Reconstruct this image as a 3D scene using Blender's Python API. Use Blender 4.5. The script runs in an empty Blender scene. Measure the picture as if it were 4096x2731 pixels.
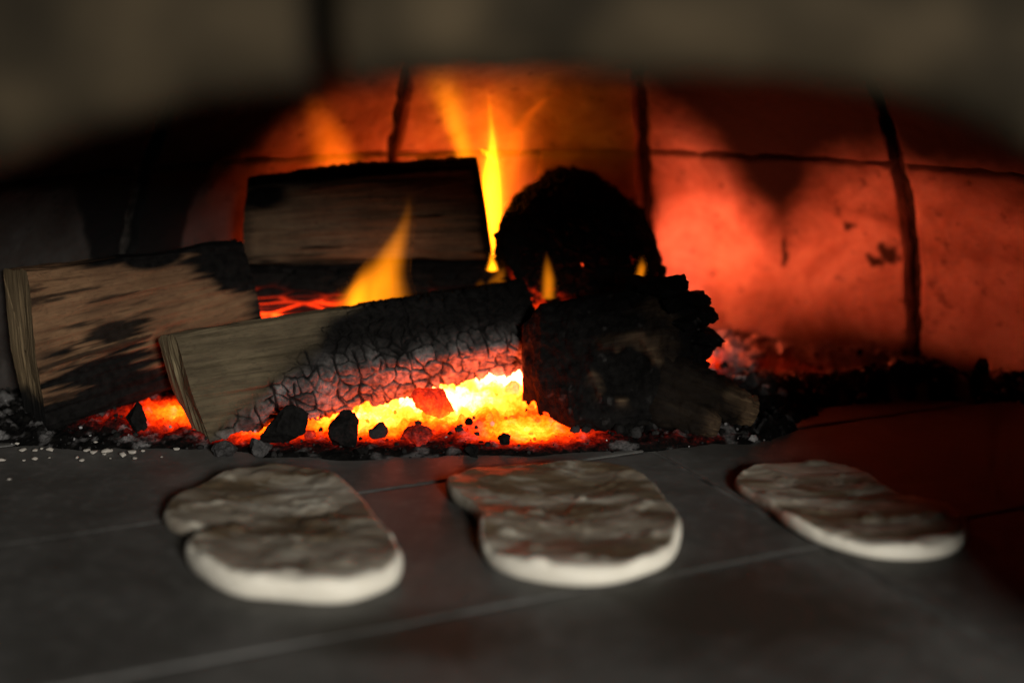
import bpy, math, random
import numpy as np
from mathutils import Vector, Matrix

random.seed(7)
rng = np.random.default_rng(7)
sc = bpy.context.scene
COL = sc.collection
R = math.radians

# ------------------------------------------------------------------ camera
cam_d = bpy.data.cameras.new('camera')
cam = bpy.data.objects.new('camera', cam_d)
COL.objects.link(cam)
cam.location = (0, 0, 0.33)
cam.rotation_euler = (R(90 - 13.61), 0, 0)
cam_d.sensor_width = 36
cam_d.lens = 50.0
cam_d.clip_start = 0.02
cam_d.clip_end = 50
cam_d.dof.use_dof = True
cam_d.dof.focus_distance = 1.07
cam_d.dof.aperture_fstop = 2.0
cam_d.dof.aperture_blades = 0
sc.camera = cam

# ------------------------------------------------------------------ world, light, exposure
w = bpy.data.worlds.new('World')
sc.world = w
w.use_nodes = True
bg = w.node_tree.nodes['Background']
bg.inputs[0].default_value = (0.55, 0.6, 0.7, 1)
bg.inputs[1].default_value = 0.003


def area(name, loc, target, size, power, color):
    d = bpy.data.lights.new(name, 'AREA')
    d.shape = 'RECTANGLE'
    d.size, d.size_y = size
    d.energy = power
    d.color = color
    o = bpy.data.objects.new(name, d)
    COL.objects.link(o)
    o.location = loc
    v = Vector(target) - Vector(loc)
    o.rotation_euler = v.to_track_quat('-Z', 'Y').to_euler()
    return o


# daylight coming in through the oven mouth from behind the photographer
area('daylight', (0.80, -1.55, 0.80), (0.0, 0.9, 0.0), (0.46, 0.30), 70, (1.0, 0.97, 0.90))

sc.view_settings.view_transform = 'Standard'
sc.view_settings.look = 'None'
sc.view_settings.exposure = 0
sc.view_settings.gamma = 1
sc.view_settings.use_curve_mapping = False
sc.render.engine = 'CYCLES'
sc.cycles.use_denoising = True
sc.cycles.max_bounces = 4
sc.cycles.diffuse_bounces = 3
sc.cycles.glossy_bounces = 2
sc.cycles.volume_bounces = 0
sc.cycles.transparent_max_bounces = 24
sc.cycles.volume_step_rate = 1.0
sc.cycles.sample_clamp_indirect = 6
sc.cycles.caustics_reflective = False
sc.cycles.caustics_refractive = False


# ------------------------------------------------------------------ numpy noise
def _hash(ix, iy, iz, seed):
    n = (ix * 374761393 + iy * 668265263 + iz * 2147483647 + seed * 1274126177) & 0xFFFFFFFF
    n = ((n ^ (n >> 13)) * 1274126177) & 0xFFFFFFFF
    n = ((n ^ (n >> 16)) * 2246822519) & 0xFFFFFFFF
    return ((n ^ (n >> 15)) & 0xFFFFFF) / float(0xFFFFFF)


def vnoise(p, seed=0):
    p = np.asarray(p, float)
    i = np.floor(p).astype(np.int64)
    f = p - i
    f = f * f * f * (f * (f * 6 - 15) + 10)
    x, y, z = i[..., 0], i[..., 1], i[..., 2]
    fx, fy, fz = f[..., 0], f[..., 1], f[..., 2]
    r = 0
    for dx in (0, 1):
        for dy in (0, 1):
            for dz in (0, 1):
                wgt = (fx if dx else 1 - fx) * (fy if dy else 1 - fy) * (fz if dz else 1 - fz)
                r = r + wgt * _hash(x + dx, y + dy, z + dz, seed)
    return r * 2 - 1


def fbm(p, scale=1.0, octv=4, seed=0, gain=0.5):
    p = np.asarray(p, float) * scale
    a, s, t = 1.0, 0.0, 0.0
    for k in range(octv):
        s = s + a * vnoise(p + 17.3 * k, seed + k * 31)
        t += a
        a *= gain
        p = p * 2.03
    return s / t


def vor_edge(u, v, seed=0):
    """distance to the nearest cell border of a jittered grid, and a random value for the cell"""
    iu, iv = np.floor(u).astype(np.int64), np.floor(v).astype(np.int64)
    d1 = np.full(u.shape, 9.0)
    d2 = np.full(u.shape, 9.0)
    cid = np.zeros(u.shape)
    zz = np.zeros_like(iu)
    for du in (-2, -1, 0, 1, 2):
        for dv in (-2, -1, 0, 1, 2):
            cu, cv = iu + du, iv + dv
            pu = cu + 0.5 + 0.42 * (2 * _hash(cu, cv, zz, seed) - 1)
            pv = cv + 0.5 + 0.42 * (2 * _hash(cu, cv, zz + 1, seed) - 1)
            d = np.hypot(u - pu, v - pv)
            h = _hash(cu, cv, zz + 2, seed)
            near = d < d1
            d2 = np.where(near, d1, np.minimum(d2, d))
            cid = np.where(near, h, cid)
            d1 = np.where(near, d, d1)
    return d2 - d1, cid


def sstep(a, b, x):
    t = np.clip((x - a) / (b - a), 0, 1)
    return t * t * (3 - 2 * t)


# ------------------------------------------------------------------ mesh helpers
def make_mesh(name, V, faces, mat=None, attrs=None, smooth=True):
    me = bpy.data.meshes.new(name)
    V = np.asarray(V, np.float32)
    if isinstance(faces, np.ndarray):
        nf, k = faces.shape
        me.vertices.add(len(V))
        me.vertices.foreach_set('co', V.ravel())
        me.loops.add(nf * k)
        me.loops.foreach_set('vertex_index', faces.astype(np.int32).ravel())
        me.polygons.add(nf)
        me.polygons.foreach_set('loop_start', np.arange(0, nf * k, k, dtype=np.int32))
        me.polygons.foreach_set('loop_total', np.full(nf, k, np.int32))
        me.update(calc_edges=True)
        me.validate()
    else:
        me.from_pydata([tuple(map(float, v)) for v in V], [], faces)
        me.update()
    if smooth:
        me.polygons.foreach_set('use_smooth', np.ones(len(me.polygons), bool))
    for k, a in (attrs or {}).items():
        a = np.asarray(a, np.float32)
        if a.ndim == 1:
            at = me.attributes.new(k, 'FLOAT', 'POINT')
            at.data.foreach_set('value', a)
        else:
            at = me.attributes.new(k, 'FLOAT_VECTOR', 'POINT')
            at.data.foreach_set('vector', a.ravel())
    if mat:
        me.materials.append(mat)
    return me


def link(name, me, parent=None, label=None, cat=None, group=None, kind=None, loc=None):
    o = bpy.data.objects.new(name, me)
    COL.objects.link(o)
    if parent is not None:
        o.parent = parent
        if parent.matrix_basis.translation.length > 0:
            o.matrix_parent_inverse = parent.matrix_basis.inverted()
    if loc is not None:
        o.location = loc
    for k, v in (('label', label), ('category', cat), ('group', group), ('kind', kind)):
        if v:
            o[k] = v
    return o


def empty(name, loc, label=None, cat=None, group=None, kind=None):
    o = link(name, None, None, label, cat, group, kind, loc)
    o.empty_display_size = 0.02
    return o


def grid_faces(nu, nv, wrap=False):
    u, v = np.meshgrid(np.arange(nu - 1), np.arange(nv if wrap else nv - 1), indexing='ij')
    v2 = (v + 1) % nv
    a, b, c, d = u * nv + v, (u + 1) * nv + v, (u + 1) * nv + v2, u * nv + v2
    return np.stack([a, b, c, d], -1).reshape(-1, 4)


def grid_normals(P, wrap=False):
    du = np.gradient(P, axis=0)
    if wrap:
        dv = np.roll(P, -1, 1) - np.roll(P, 1, 1)
    else:
        dv = np.gradient(P, axis=1)
    n = np.cross(du, dv)
    return n / (np.linalg.norm(n, axis=-1, keepdims=True) + 1e-12)


def resample_loop(pts, n, rounds=2):
    """closed polygon -> n points by arc length, corners rounded"""
    p = np.asarray(pts, float)
    for _ in range(rounds):                       # Chaikin
        q = np.roll(p, -1, 0)
        p = np.stack([0.78 * p + 0.22 * q, 0.22 * p + 0.78 * q], 1).reshape(-1, p.shape[1])
    c = np.vstack([p, p[:1]])
    s = np.concatenate([[0], np.cumsum(np.linalg.norm(np.diff(c, axis=0), axis=1))])
    t = np.linspace(0, s[-1], n, endpoint=False)
    return np.stack([np.interp(t, s, c[:, k]) for k in range(c.shape[1])], 1)


def resample_segments(polys, n, soft):
    """closed polygons with the same corners -> n points each, corners aligned from one to the next, edges softened"""
    A = [np.asarray(p, float) for p in polys]
    ln = np.mean([np.linalg.norm(np.roll(a, -1, 0) - a, axis=1) for a in A], axis=0)
    cnt = np.maximum(3, np.round(ln / ln.sum() * n)).astype(int)
    cnt[-1] += n - cnt.sum()
    out = []
    for a in A:
        b = np.roll(a, -1, 0)
        r = np.vstack([a[i] + (b[i] - a[i]) * (np.arange(cnt[i])[:, None] / cnt[i]) for i in range(len(a))])
        for _ in range(soft):
            r = (np.roll(r, 1, 0) + 2 * r + np.roll(r, -1, 0)) / 4
        out.append(r)
    return out


ICO_V = None


def ico(sub):
    import bmesh
    bm = bmesh.new()
    bmesh.ops.create_icosphere(bm, subdivisions=sub, radius=1.0)
    v = np.array([x.co[:] for x in bm.verts])
    f = np.array([[q.index for q in x.verts] for x in bm.faces])
    bm.free()
    return v, f


# ------------------------------------------------------------------ materials
def nt(name):
    m = bpy.data.materials.new(name)
    m.use_nodes = True
    t = m.node_tree
    t.nodes.clear()
    return m, t


class G:
    """tiny node-graph writer"""
    def __init__(self, name):
        self.m, self.t = nt(name)

    def n(self, kind, **kw):
        x = self.t.nodes.new(kind)
        for k, v in kw.items():
            if k.startswith('i_'):
                key = k[2:]
                key = int(key) if key.isdigit() else key
                s = x.inputs[key]
                if hasattr(v, 'is_linked') or hasattr(v, 'links'):
                    self.t.links.new(v, s)
                else:
                    s.default_value = v
            else:
                setattr(x, k, v)
        return x

    def math(self, op, a, b=0.0, clamp=False):
        x = self.n('ShaderNodeMath', operation=op, use_clamp=clamp)
        for i, v in enumerate((a, b)):
            if hasattr(v, 'links'):
                self.t.links.new(v, x.inputs[i])
            else:
                x.inputs[i].default_value = v
        return x.outputs[0]

    def attr(self, name, vec=False):
        x = self.n('ShaderNodeAttribute', attribute_name=name)
        return x.outputs['Vector' if vec else 'Fac']

    def mix(self, fac, a, b, blend='MIX'):
        x = self.n('ShaderNodeMix', data_type='RGBA', blend_type=blend)
        for i, v in ((0, fac), (6, a), (7, b)):
            if hasattr(v, 'links'):
                self.t.links.new(v, x.inputs[i])
            else:
                x.inputs[i].default_value = v if i == 0 else (*v, 1) if len(v) == 3 else v
        return x.outputs[2]

    def noise(self, vec, scale, detail=4, rough=0.55, dist=0.0):
        x = self.n('ShaderNodeTexNoise')
        x.inputs['Scale'].default_value = scale
        x.inputs['Detail'].default_value = detail
        x.inputs['Roughness'].default_value = rough
        x.inputs['Distortion'].default_value = dist
        if vec is not None:
            self.t.links.new(vec, x.inputs['Vector'])
        return x.outputs['Fac']

    def ramp(self, fac, stops):
        x = self.n('ShaderNodeValToRGB')
        self.t.links.new(fac, x.inputs[0])
        e = x.color_ramp.elements
        while len(e) < len(stops):
            e.new(0.5)
        for el, (p, c) in zip(e, stops):
            el.position = p
            el.color = (*c, 1) if len(c) == 3 else c
        return x.outputs[0]

    def vscale(self, vec, s):
        x = self.n('ShaderNodeMapping')
        self.t.links.new(vec, x.inputs['Vector'])
        x.inputs['Scale'].default_value = s
        return x.outputs[0]

    def pos(self):
        return self.n('ShaderNodeNewGeometry').outputs['Position']

    def finish(self, color, rough=0.8, spec=0.3, bump=None, bstr=0.4, bdist=0.001, em_col=None, em_str=None):
        b = self.n('ShaderNodeBsdfPrincipled')
        for k, v in (('Base Color', color), ('Roughness', rough), ('Specular IOR Level', spec)):
            if hasattr(v, 'links'):
                self.t.links.new(v, b.inputs[k])
            else:
                b.inputs[k].default_value = (*v, 1) if k == 'Base Color' else v
        if bump is not None:
            x = self.n('ShaderNodeBump')
            x.inputs['Strength'].default_value = bstr
            x.inputs['Distance'].default_value = bdist
            self.t.links.new(bump, x.inputs['Height'])
            self.t.links.new(x.outputs[0], b.inputs['Normal'])
        if em_str is not None:
            if hasattr(em_col, 'links'):
                self.t.links.new(em_col, b.inputs['Emission Color'])
            else:
                b.inputs['Emission Color'].default_value = (*em_col, 1)
            if hasattr(em_str, 'links'):
                self.t.links.new(em_str, b.inputs['Emission Strength'])
            else:
                b.inputs['Emission Strength'].default_value = em_str
        o = self.n('ShaderNodeOutputMaterial')
        self.t.links.new(b.outputs[0], o.inputs[0])
        return self.m


EMBER = (1.0, 0.035, 0.003)


def mat_wood(name, c1, c2, c3):
    """split firewood: grain along the log, charred where 'char' is 1, ash-grey where 'ash' is 1, glowing where 'glow' > 0"""
    g = G(name)
    uv = g.attr('puv', True)
    grain = g.noise(g.vscale(uv, (14, 230, 1)), 1.0, 6, 0.6, 0.6)
    fine = g.noise(g.vscale(uv, (60, 1100, 1)), 1.0, 3, 0.6)
    blot = g.noise(g.pos(), 26, 4)
    base = g.ramp(grain, [(0.25, c3), (0.5, c2), (0.72, c1)])
    base = g.mix(g.math('MULTIPLY', fine, 0.35), base, (c3[0] * .5, c3[1] * .5, c3[2] * .5))
    base = g.mix(g.math('MULTIPLY', g.math('SUBTRACT', blot, 0.43, True), 2.8, True), base, c3)
    mott = g.noise(g.vscale(uv, (90, 260, 1)), 1.0, 5, 0.7, 0.8)
    base = g.mix(g.math('MULTIPLY', g.math('SUBTRACT', mott, 0.5, True), 3.0, True), base, (c3[0] * .6, c3[1] * .6, c3[2] * .6))
    ch = g.attr('char')
    charc = g.ramp(g.noise(g.pos(), 160, 5), [(0.3, (0.002, 0.0018, 0.0017)), (0.75, (0.0085, 0.0078, 0.0072))])
    col = g.mix(ch, base, charc)
    ashc = g.ramp(g.noise(g.pos(), 210, 5), [(0.3, (0.055, 0.051, 0.048)), (0.7, (0.24, 0.22, 0.21))])
    col = g.mix(g.attr('ash'), col, ashc)
    glow = g.attr('glow')
    gn = g.noise(g.pos(), 240, 3)
    es = g.math('MULTIPLY', g.math('POWER', glow, 2.0), g.math('MULTIPLY', gn, 16.0))
    bump = g.math('ADD', grain, g.math('MULTIPLY', g.noise(g.pos(), 420, 5), 0.8))
    spec = g.math('SUBTRACT', 0.25, g.math('MULTIPLY', ch, 0.2))
    return g.finish(col, 0.85, spec, bump, 0.6, 0.0012, EMBER, es)


def mat_endgrain(name, c1, c2, c3, d):
    g = G(name)
    uv = g.attr('puv', True)
    n1 = g.noise(g.vscale(uv, d), 1.0, 5, 0.6, 0.4)
    col = g.ramp(n1, [(0.3, c3), (0.5, c2), (0.68, c1)])
    ch = g.attr('char')
    col = g.mix(ch, col, (0.004, 0.0037, 0.0034))
    return g.finish(col, 0.9, 0.2, n1, 0.8, 0.0015)


M = {}
M['wood_front'] = mat_wood('split_wood_grey_olive', (0.135, 0.103, 0.058), (0.092, 0.069, 0.038), (0.038, 0.027, 0.014))
M['wood_left'] = mat_wood('split_wood_tan', (0.20, 0.112, 0.056), (0.15, 0.080, 0.038), (0.07, 0.033, 0.015))
M['wood_back'] = mat_wood('split_wood_brown', (0.21, 0.135, 0.078), (0.14, 0.086, 0.048), (0.06, 0.034, 0.018))
M['char_log'] = mat_wood('charred_wood', (0.03, 0.02, 0.014), (0.018, 0.012, 0.009), (0.008, 0.006, 0.005))
M['bark'] = mat_wood('brown_bark', (0.30, 0.20, 0.105), (0.14, 0.085, 0.044), (0.035, 0.02, 0.012))
M['end_front'] = mat_endgrain('end_grain_olive', (0.20, 0.158, 0.09), (0.13, 0.098, 0.054), (0.045, 0.031, 0.016), (420, 18, 1))
M['end_left'] = mat_endgrain('end_grain_tan', (0.25, 0.18, 0.10), (0.20, 0.14, 0.075), (0.145, 0.095, 0.048), (260, 12, 1))


def mat_ember(name):
    g = G(name)
    p = g.pos()
    heat = g.attr('hotness')
    n1 = g.noise(p, 150, 6, 0.62)
    n2 = g.noise(p, 520, 4, 0.6)
    crust = g.math('ADD', g.math('MULTIPLY', n1, 0.75), g.math('MULTIPLY', n2, 0.45))       # ~0.6
    h = g.math('ADD', heat, g.math('MULTIPLY', g.math('SUBTRACT', crust, 0.6), 0.60))
    h = g.math('MAXIMUM', h, 0.0)
    es = g.math('MULTIPLY', g.math('POWER', h, 3.8), 20.0)
    es = g.math('MULTIPLY', es, g.math('GREATER_THAN', heat, 0.02))
    ecol = g.ramp(g.math('MULTIPLY', h, 0.7), [(0.12, (1, .012, .0)), (0.35, (1, .030, .0005)), (0.55, (1, .062, .001)), (0.75, (1, .075, .006)), (0.98, (1, .125, .05))])
    ash = g.attr('ash')
    dark = g.ramp(n1, [(0.35, (0.0018, 0.0017, 0.0016)), (0.7, (0.0085, 0.008, 0.0074))])
    pale = g.ramp(n2, [(0.3, (0.20, 0.19, 0.185)), (0.7, (0.58, 0.55, 0.54))])
    col = g.mix(ash, dark, pale)
    return g.finish(col, 0.95, 0.03, crust, 0.7, 0.002, ecol, es)


M['ember'] = mat_ember('glowing_embers_and_ash')


def mat_wall():
    g = G('refractory_block')
    p = g.pos()
    n1 = g.noise(p, 13, 6, 0.62, 0.6)
    n2 = g.noise(p, 60, 6, 0.65)
    n3 = g.noise(g.vscale(p, (1, 1, 0.35)), 28, 4)
    col = g.ramp(n1, [(0.28, (0.17, 0.115, 0.09)), (0.50, (0.42, 0.35, 0.31)), (0.70, (0.62, 0.57, 0.53))])
    col = g.mix(g.math('MULTIPLY', g.math('SUBTRACT', n2, 0.42, True), 1.5, True), col, (0.30, 0.19, 0.13))
    streak = g.math('MULTIPLY', g.math('SUBTRACT', n3, 0.52, True), 3.0, True)
    col = g.mix(g.math('MULTIPLY', streak, 0.5), col, (0.20, 0.12, 0.08))
    spot = g.math('MULTIPLY', g.math('SUBTRACT', g.noise(p, 70, 3), 0.60, True), 8.0, True)
    col = g.mix(g.math('MULTIPLY', spot, 0.55), col, (0.06, 0.045, 0.04))
    col = g.mix(g.attr('soot'), col, (0.0045, 0.0042, 0.004))
    return g.finish(col, 0.9, 0.15, g.math('ADD', n2, g.math('MULTIPLY', g.noise(p, 260, 4), .6)), 0.5, 0.0015)


M['wall'] = mat_wall()
g = G('sooty_mortar')
M['mortar'] = g.finish(g.ramp(g.noise(g.pos(), 120, 5), [(0.35, (0.008, 0.007, 0.006)), (0.7, (0.055, 0.048, 0.042))]), 0.95, 0.1,
                       g.noise(g.pos(), 220, 5), 0.8, 0.002)

g = G('soot_black_joint')
M['soot_joint'] = g.finish(g.ramp(g.noise(g.pos(), 90, 4), [(0.35, (0.0015, 0.0013, 0.0012)), (0.7, (0.006, 0.005, 0.004))]), 0.95, 0.05)


def mat_floor():
    g = G('hearth_tile')
    p = g.pos()
    n1 = g.noise(p, 6, 5, 0.6, 0.5)
    n2 = g.noise(p, 90, 6, 0.65)
    n3 = g.noise(p, 16, 4, 0.6, 1.2)
    col = g.ramp(n1, [(0.3, (0.036, 0.033, 0.029)), (0.5, (0.068, 0.065, 0.060)), (0.72, (0.115, 0.11, 0.102))])
    col = g.mix(g.math('MULTIPLY', g.math('SUBTRACT', n3, 0.5, True), 2.4, True), col, (0.045, 0.042, 0.038))
    col = g.mix(g.math('MULTIPLY', g.math('SUBTRACT', n2, 0.5, True), 1.2, True), col, (0.2, 0.19, 0.18))
    for cx_, cy_, sx_, sy_ in ((0.125, 0.735, 10.0, 15.0), (0.40, 1.0, 4.0, 4.2), (-0.06, 0.70, 16.0, 30.0)):  # shade at centre right and far right painted into the tile colour
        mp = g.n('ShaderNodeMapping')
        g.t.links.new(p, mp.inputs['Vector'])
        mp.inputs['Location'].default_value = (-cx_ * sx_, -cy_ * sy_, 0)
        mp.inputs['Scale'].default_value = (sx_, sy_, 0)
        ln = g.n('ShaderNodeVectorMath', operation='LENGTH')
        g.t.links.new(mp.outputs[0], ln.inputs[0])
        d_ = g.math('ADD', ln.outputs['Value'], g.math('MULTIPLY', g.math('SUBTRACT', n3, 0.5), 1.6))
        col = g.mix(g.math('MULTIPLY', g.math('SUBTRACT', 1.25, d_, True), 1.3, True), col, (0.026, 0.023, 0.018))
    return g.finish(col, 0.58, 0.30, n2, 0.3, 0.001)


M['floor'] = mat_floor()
g = G('ash_filled_joint')
M['joint'] = g.finish(g.ramp(g.noise(g.pos(), 30, 4), [(0.38, (0.032, 0.030, 0.027)), (0.62, (0.115, 0.11, 0.102))]), 0.95, 0.1)
g = G('sooty_arch_block')
_p = g.pos()
_c = g.ramp(g.noise(_p, 11, 4, 0.6, 0.4), [(0.3, (0.0065, 0.0047, 0.0024)), (0.50, (0.018, 0.0133, 0.0072)), (0.68, (0.060, 0.043, 0.0235))])
M['arch'] = g.finish(_c, 0.9, 0.15, g.noise(_p, 150, 5), 0.5, 0.002)


def mat_bread():
    g = G('baked_flatbread_dough')
    p = g.pos()
    toast_shade = g.attr('toast_shade')
    n1 = g.noise(g.vscale(p, (0.7, 1.25, 1)), 52, 6, 0.66, 0.8)
    n2 = g.noise(p, 240, 4)
    n3 = g.noise(g.vscale(p, (0.7, 1.3, 1)), 30, 5, 0.6, 0.9)
    dough = g.mix(n2, (0.82, 0.78, 0.68), (0.76, 0.69, 0.56))
    brown = g.ramp(n1, [(0.24, (0.045, 0.024, 0.010)), (0.5, (0.092, 0.062, 0.034)), (0.76, (0.14, 0.108, 0.066))])
    brown = g.mix(g.math('MULTIPLY', g.math('SUBTRACT', n3, 0.50, True), 5.5, True), brown, (0.33, 0.30, 0.24))
    scorch = g.math('MULTIPLY', g.math('SUBTRACT', g.noise(p, 110, 3, 0.6), 0.63, True), 9.0, True)
    brown = g.mix(g.math('MULTIPLY', scorch, 0.7), brown, (0.02, 0.011, 0.006))
    col = g.mix(toast_shade, dough, brown)
    return g.finish(col, 0.6, 0.4, g.math('ADD', n1, g.math('MULTIPLY', n2, 0.3)), 0.35, 0.002)


M['bread'] = mat_bread()
g = G('pale_ash_crumb')
M['crumb'] = g.finish(g.mix(g.noise(g.pos(), 300, 3), (0.30, 0.27, 0.23), (0.46, 0.42, 0.37)), 0.9, 0.1)

# ------------------------------------------------------------------ the hearth floor: tiles laid at 24 degrees
FA = R(24.3)
e1 = np.array([math.cos(FA), math.sin(FA)])
e2 = np.array([-math.sin(FA), math.cos(FA)])
floor = link('floor', make_mesh('floor', [(-.75, .15, -.0014), (.75, .15, -.0014), (.75, 1.6, -.0014), (-.75, 1.6, -.0014)], [(0, 1, 2, 3)], M['joint'], smooth=False),
             kind='structure', label='grey tiled oven hearth under the breads and the fire')
V0, U0, TV, TU = 0.6737, 0.515, 0.2105, 0.62


def tile_mesh(sx, sy):
    import bmesh
    bm = bmesh.new()
    bmesh.ops.create_cube(bm, size=1)
    for v in bm.verts:
        v.co.x *= sx
        v.co.y *= sy
        v.co.z = v.co.z * 0.03 - 0.015
    bmesh.ops.bevel(bm, geom=[e for e in bm.edges if all(v.co.z > -0.005 for v in e.verts)], offset=0.0025, segments=2, profile=0.6, affect='EDGES')
    me = bpy.data.meshes.new('floor_tile')
    bm.to_mesh(me)
    bm.free()
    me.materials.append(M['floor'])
    return me


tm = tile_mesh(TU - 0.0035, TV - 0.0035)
for i in range(-4, 4):
    for j in range(-2, 5):
        c = e1 * (U0 + (i + .5) * TU) + e2 * (V0 + (j + .5) * TV)
        if abs(c[0]) > .95 or c[1] < .25 or c[1] > 1.6:
            continue
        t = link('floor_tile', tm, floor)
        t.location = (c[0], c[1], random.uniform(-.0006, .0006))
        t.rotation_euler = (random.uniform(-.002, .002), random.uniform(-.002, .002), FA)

# ------------------------------------------------------------------ the domed oven wall: courses of refractory blocks
DC = np.array([0.03, 0.85])
DR, DH = 0.53, 0.42


def dome_pt(th, ph, off=0.0):
    """th degrees round the dome (0 = straight back), ph radians up the profile; off moves inward"""
    r = (DR - off) * np.cos(ph)
    z = (DH - off) * np.sin(ph)
    return np.stack([DC[0] + r * np.sin(np.radians(th)), DC[1] + r * np.cos(np.radians(th)), z], -1)


wall = empty('oven_wall', (DC[0], DC[1], 0), 'domed inner wall of the oven built of refractory blocks', None, None, 'structure')
ths = np.linspace(-133, 133, 181)
phs = np.linspace(-0.02, math.pi / 2 - .01, 40)
T, Pp = np.meshgrid(ths, phs, indexing='ij')
Pm = dome_pt(T, Pp, -0.009 + 0.0012 * fbm(np.stack([T * .2, Pp * 9, T * 0], -1), 3, 3, 3))
link('mortar_backing', make_mesh('mortar_backing', Pm.reshape(-1, 3), grid_faces(181, 40), M['mortar']), wall)

SOOT = [(-150, .0), (-75, .10), (-60.9, .165), (-53.2, .155), (-49.5, .11), (-47.6, .04), (-39.9, .05), (-39.0, .12), (-37, .158), (-33.3, .166), (-32.3, .175), (-31, .19),
        (-27, .215), (-20, .255), (-8, .31), (0, .32), (8, .28), (11.1, .235), (15.4, .195), (19.5, .165), (22.3, .138), (25.9, .108), (29, .148),
        (33.7, .177), (38.8, .186), (42.3, .176), (46.9, .170), (52, .165), (75, .12), (150, .0)]
SX, SY = zip(*SOOT)
ph_of = lambda z: math.asin(z / DH)
courses = [(-0.01, ph_of(.190) - .0025), (ph_of(.190) + .0025, R(53.5)), (R(54.3), R(78))]
TJ, STEP = 11.2, 28.2
for ci, (pa, pb) in enumerate(courses):
    for k in range(-5, 5):
        ta, tb = TJ + STEP * k, TJ + STEP * (k + 1)
        if max(abs(ta), abs(tb)) > 140:
            continue
        near = max(abs(ta), abs(tb)) < 75 and ci < 2
        nu, nv = (110, 90) if near else (30, 24)
        jw = 0.0052 / DR * 180 / math.pi
        tt = np.linspace(ta + jw, tb - jw, nu)
        pp = np.linspace(pa, pb, nv)
        # repeat border samples so that the block has cut edges going back into the joint
        tt = np.concatenate([[ta + jw], tt, [tb - jw]])
        pp = np.concatenate([[pa], pp, [pb]])
        T, Pp = np.meshgrid(tt, pp, indexing='ij')
        q = np.stack([T * .02, Pp, np.full_like(T, 3.1 * k + 7.7 * ci)], -1)
        edge = np.minimum(np.minimum(T - ta - jw, tb - jw - T) * R(1) * DR, np.minimum(Pp - pa, pb - Pp) * .46)
        wob = fbm(q, 26, 3, 5) * .0035
        off = 0.0015 * fbm(q, 8, 3, 11) + 0.0006 * fbm(q, 60, 3, 12) + random.uniform(-.001, .0015)
        off = off - 0.006 * (1 - sstep(0, .0045, edge + wob + .001))
        T2 = T + (fbm(np.stack([Pp * 30, T * 0 + k, T * 0], -1), 1, 3, 21) * .35) * np.where(np.abs(T - (ta + tb) / 2) > (tb - ta) / 2 - jw - .3, 1, 0)
        off[0, :] = off[-1, :] = off[:, 0] = off[:, -1] = -0.03
        Pm = dome_pt(T2, Pp, off)
        z = Pm[..., 2]
        sb = np.interp(T, SX, SY)
        nz = fbm(np.stack([T * .05, z * 6, z * 0], -1), 2.2, 4, 40) * .022 + fbm(np.stack([T * .05, z * 12, z * 0], -1), 9, 3, 44) * .006
        sw = np.interp(T, [-40, -30, -18, 8, 14, 60], [.03, .06, .10, .10, .055, .035])
        soot = sstep(-sw, sw, z - sb + nz)
        soot = np.maximum(soot, .92 * sstep(-25, -36, T + 2 * fbm(np.stack([T * .1, z * 20, z * 0], -1), 1, 2, 47)))
        for (mt, mz, at, az) in ((25.8, .100, .35, .016), (36.9, .106, 1.0, .010), (35.4, .098, .8, .006), (9.6, .118, .8, .02), (33, .129, .5, .006)):
            soot = np.maximum(soot, .93 * sstep(1.35, .6, np.hypot((T - mt) / at, (z - mz) / az) + .8 * fbm(np.stack([T, z * 90, z * 0], -1), 1.3, 3, 50)))
        me = make_mesh('block', Pm.reshape(-1, 3), grid_faces(nu + 2, nv + 2), M['wall'], {'soot': soot.ravel()})
        link('block', me, wall)

# ------------------------------------------------------------------ the oven mouth: front wall with an arched opening
AX = np.array([-.40, -.31, -.285, -.25, -.205, -.161, -.126, -.092, -.051, 0, .071, .112, .139, .161, .205, .25, .285, .31, .40])
AZ = np.array([.0, .0, .19, .231, .260, .279, .2915, .298, .3025, .304, .3045, .3015, .295, .2835, .267, .235, .19, .0, .0])
mouth = empty('oven_mouth_arch', (0, .49, 0), 'soot-darkened block arch of the oven mouth, blurred across the top', 'arch')
YF, YB, ZT = 0.45, 0.53, 0.45


def lintel(x0, x1):
    n = 60
    xs = np.linspace(x0, x1, n)
    zl = np.interp(xs, AX, AZ)
    zl = np.convolve(np.pad(zl, 4, mode='edge'), np.ones(9) / 9, 'valid')
    V, F = [], []
    b = .004
    K = 9
    wear = .0025 * fbm(np.stack([xs * 40, xs * 0, xs * 0 + x0], -1), 1, 3, 300)
    for x, zz, wr in zip(xs, zl, wear):
        e = b if x in (xs[0], xs[-1]) else 0
        rl = .021
        lip = [(x, YF + e + rl * (1 - math.sin(t_)), zz + wr + rl * (1 - math.cos(t_)) * 1.05) for t_ in np.linspace(0, math.pi / 2, K)]
        V += lip + [(x, YF + e, ZT - b), (x, YF + b, ZT), (x, YB, ZT), (x, YB, zz)]
    m_ = K + 4
    for i in range(n - 1):
        for k in range(m_):
            k2 = (k + 1) % m_
            F.append((i * m_ + k, i * m_ + k2, (i + 1) * m_ + k2, (i + 1) * m_ + k))
    F.append(tuple(range(m_)))
    F.append(tuple((n - 1) * m_ + k for k in reversed(range(m_))))
    return make_mesh('arch_block', V, F, M['arch'], smooth=False)


for x0, x1 in ((-.272, -.0665), (-.0545, .172), (.184, .285)):
    link('arch_block', lintel(x0, x1), mouth)


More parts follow.
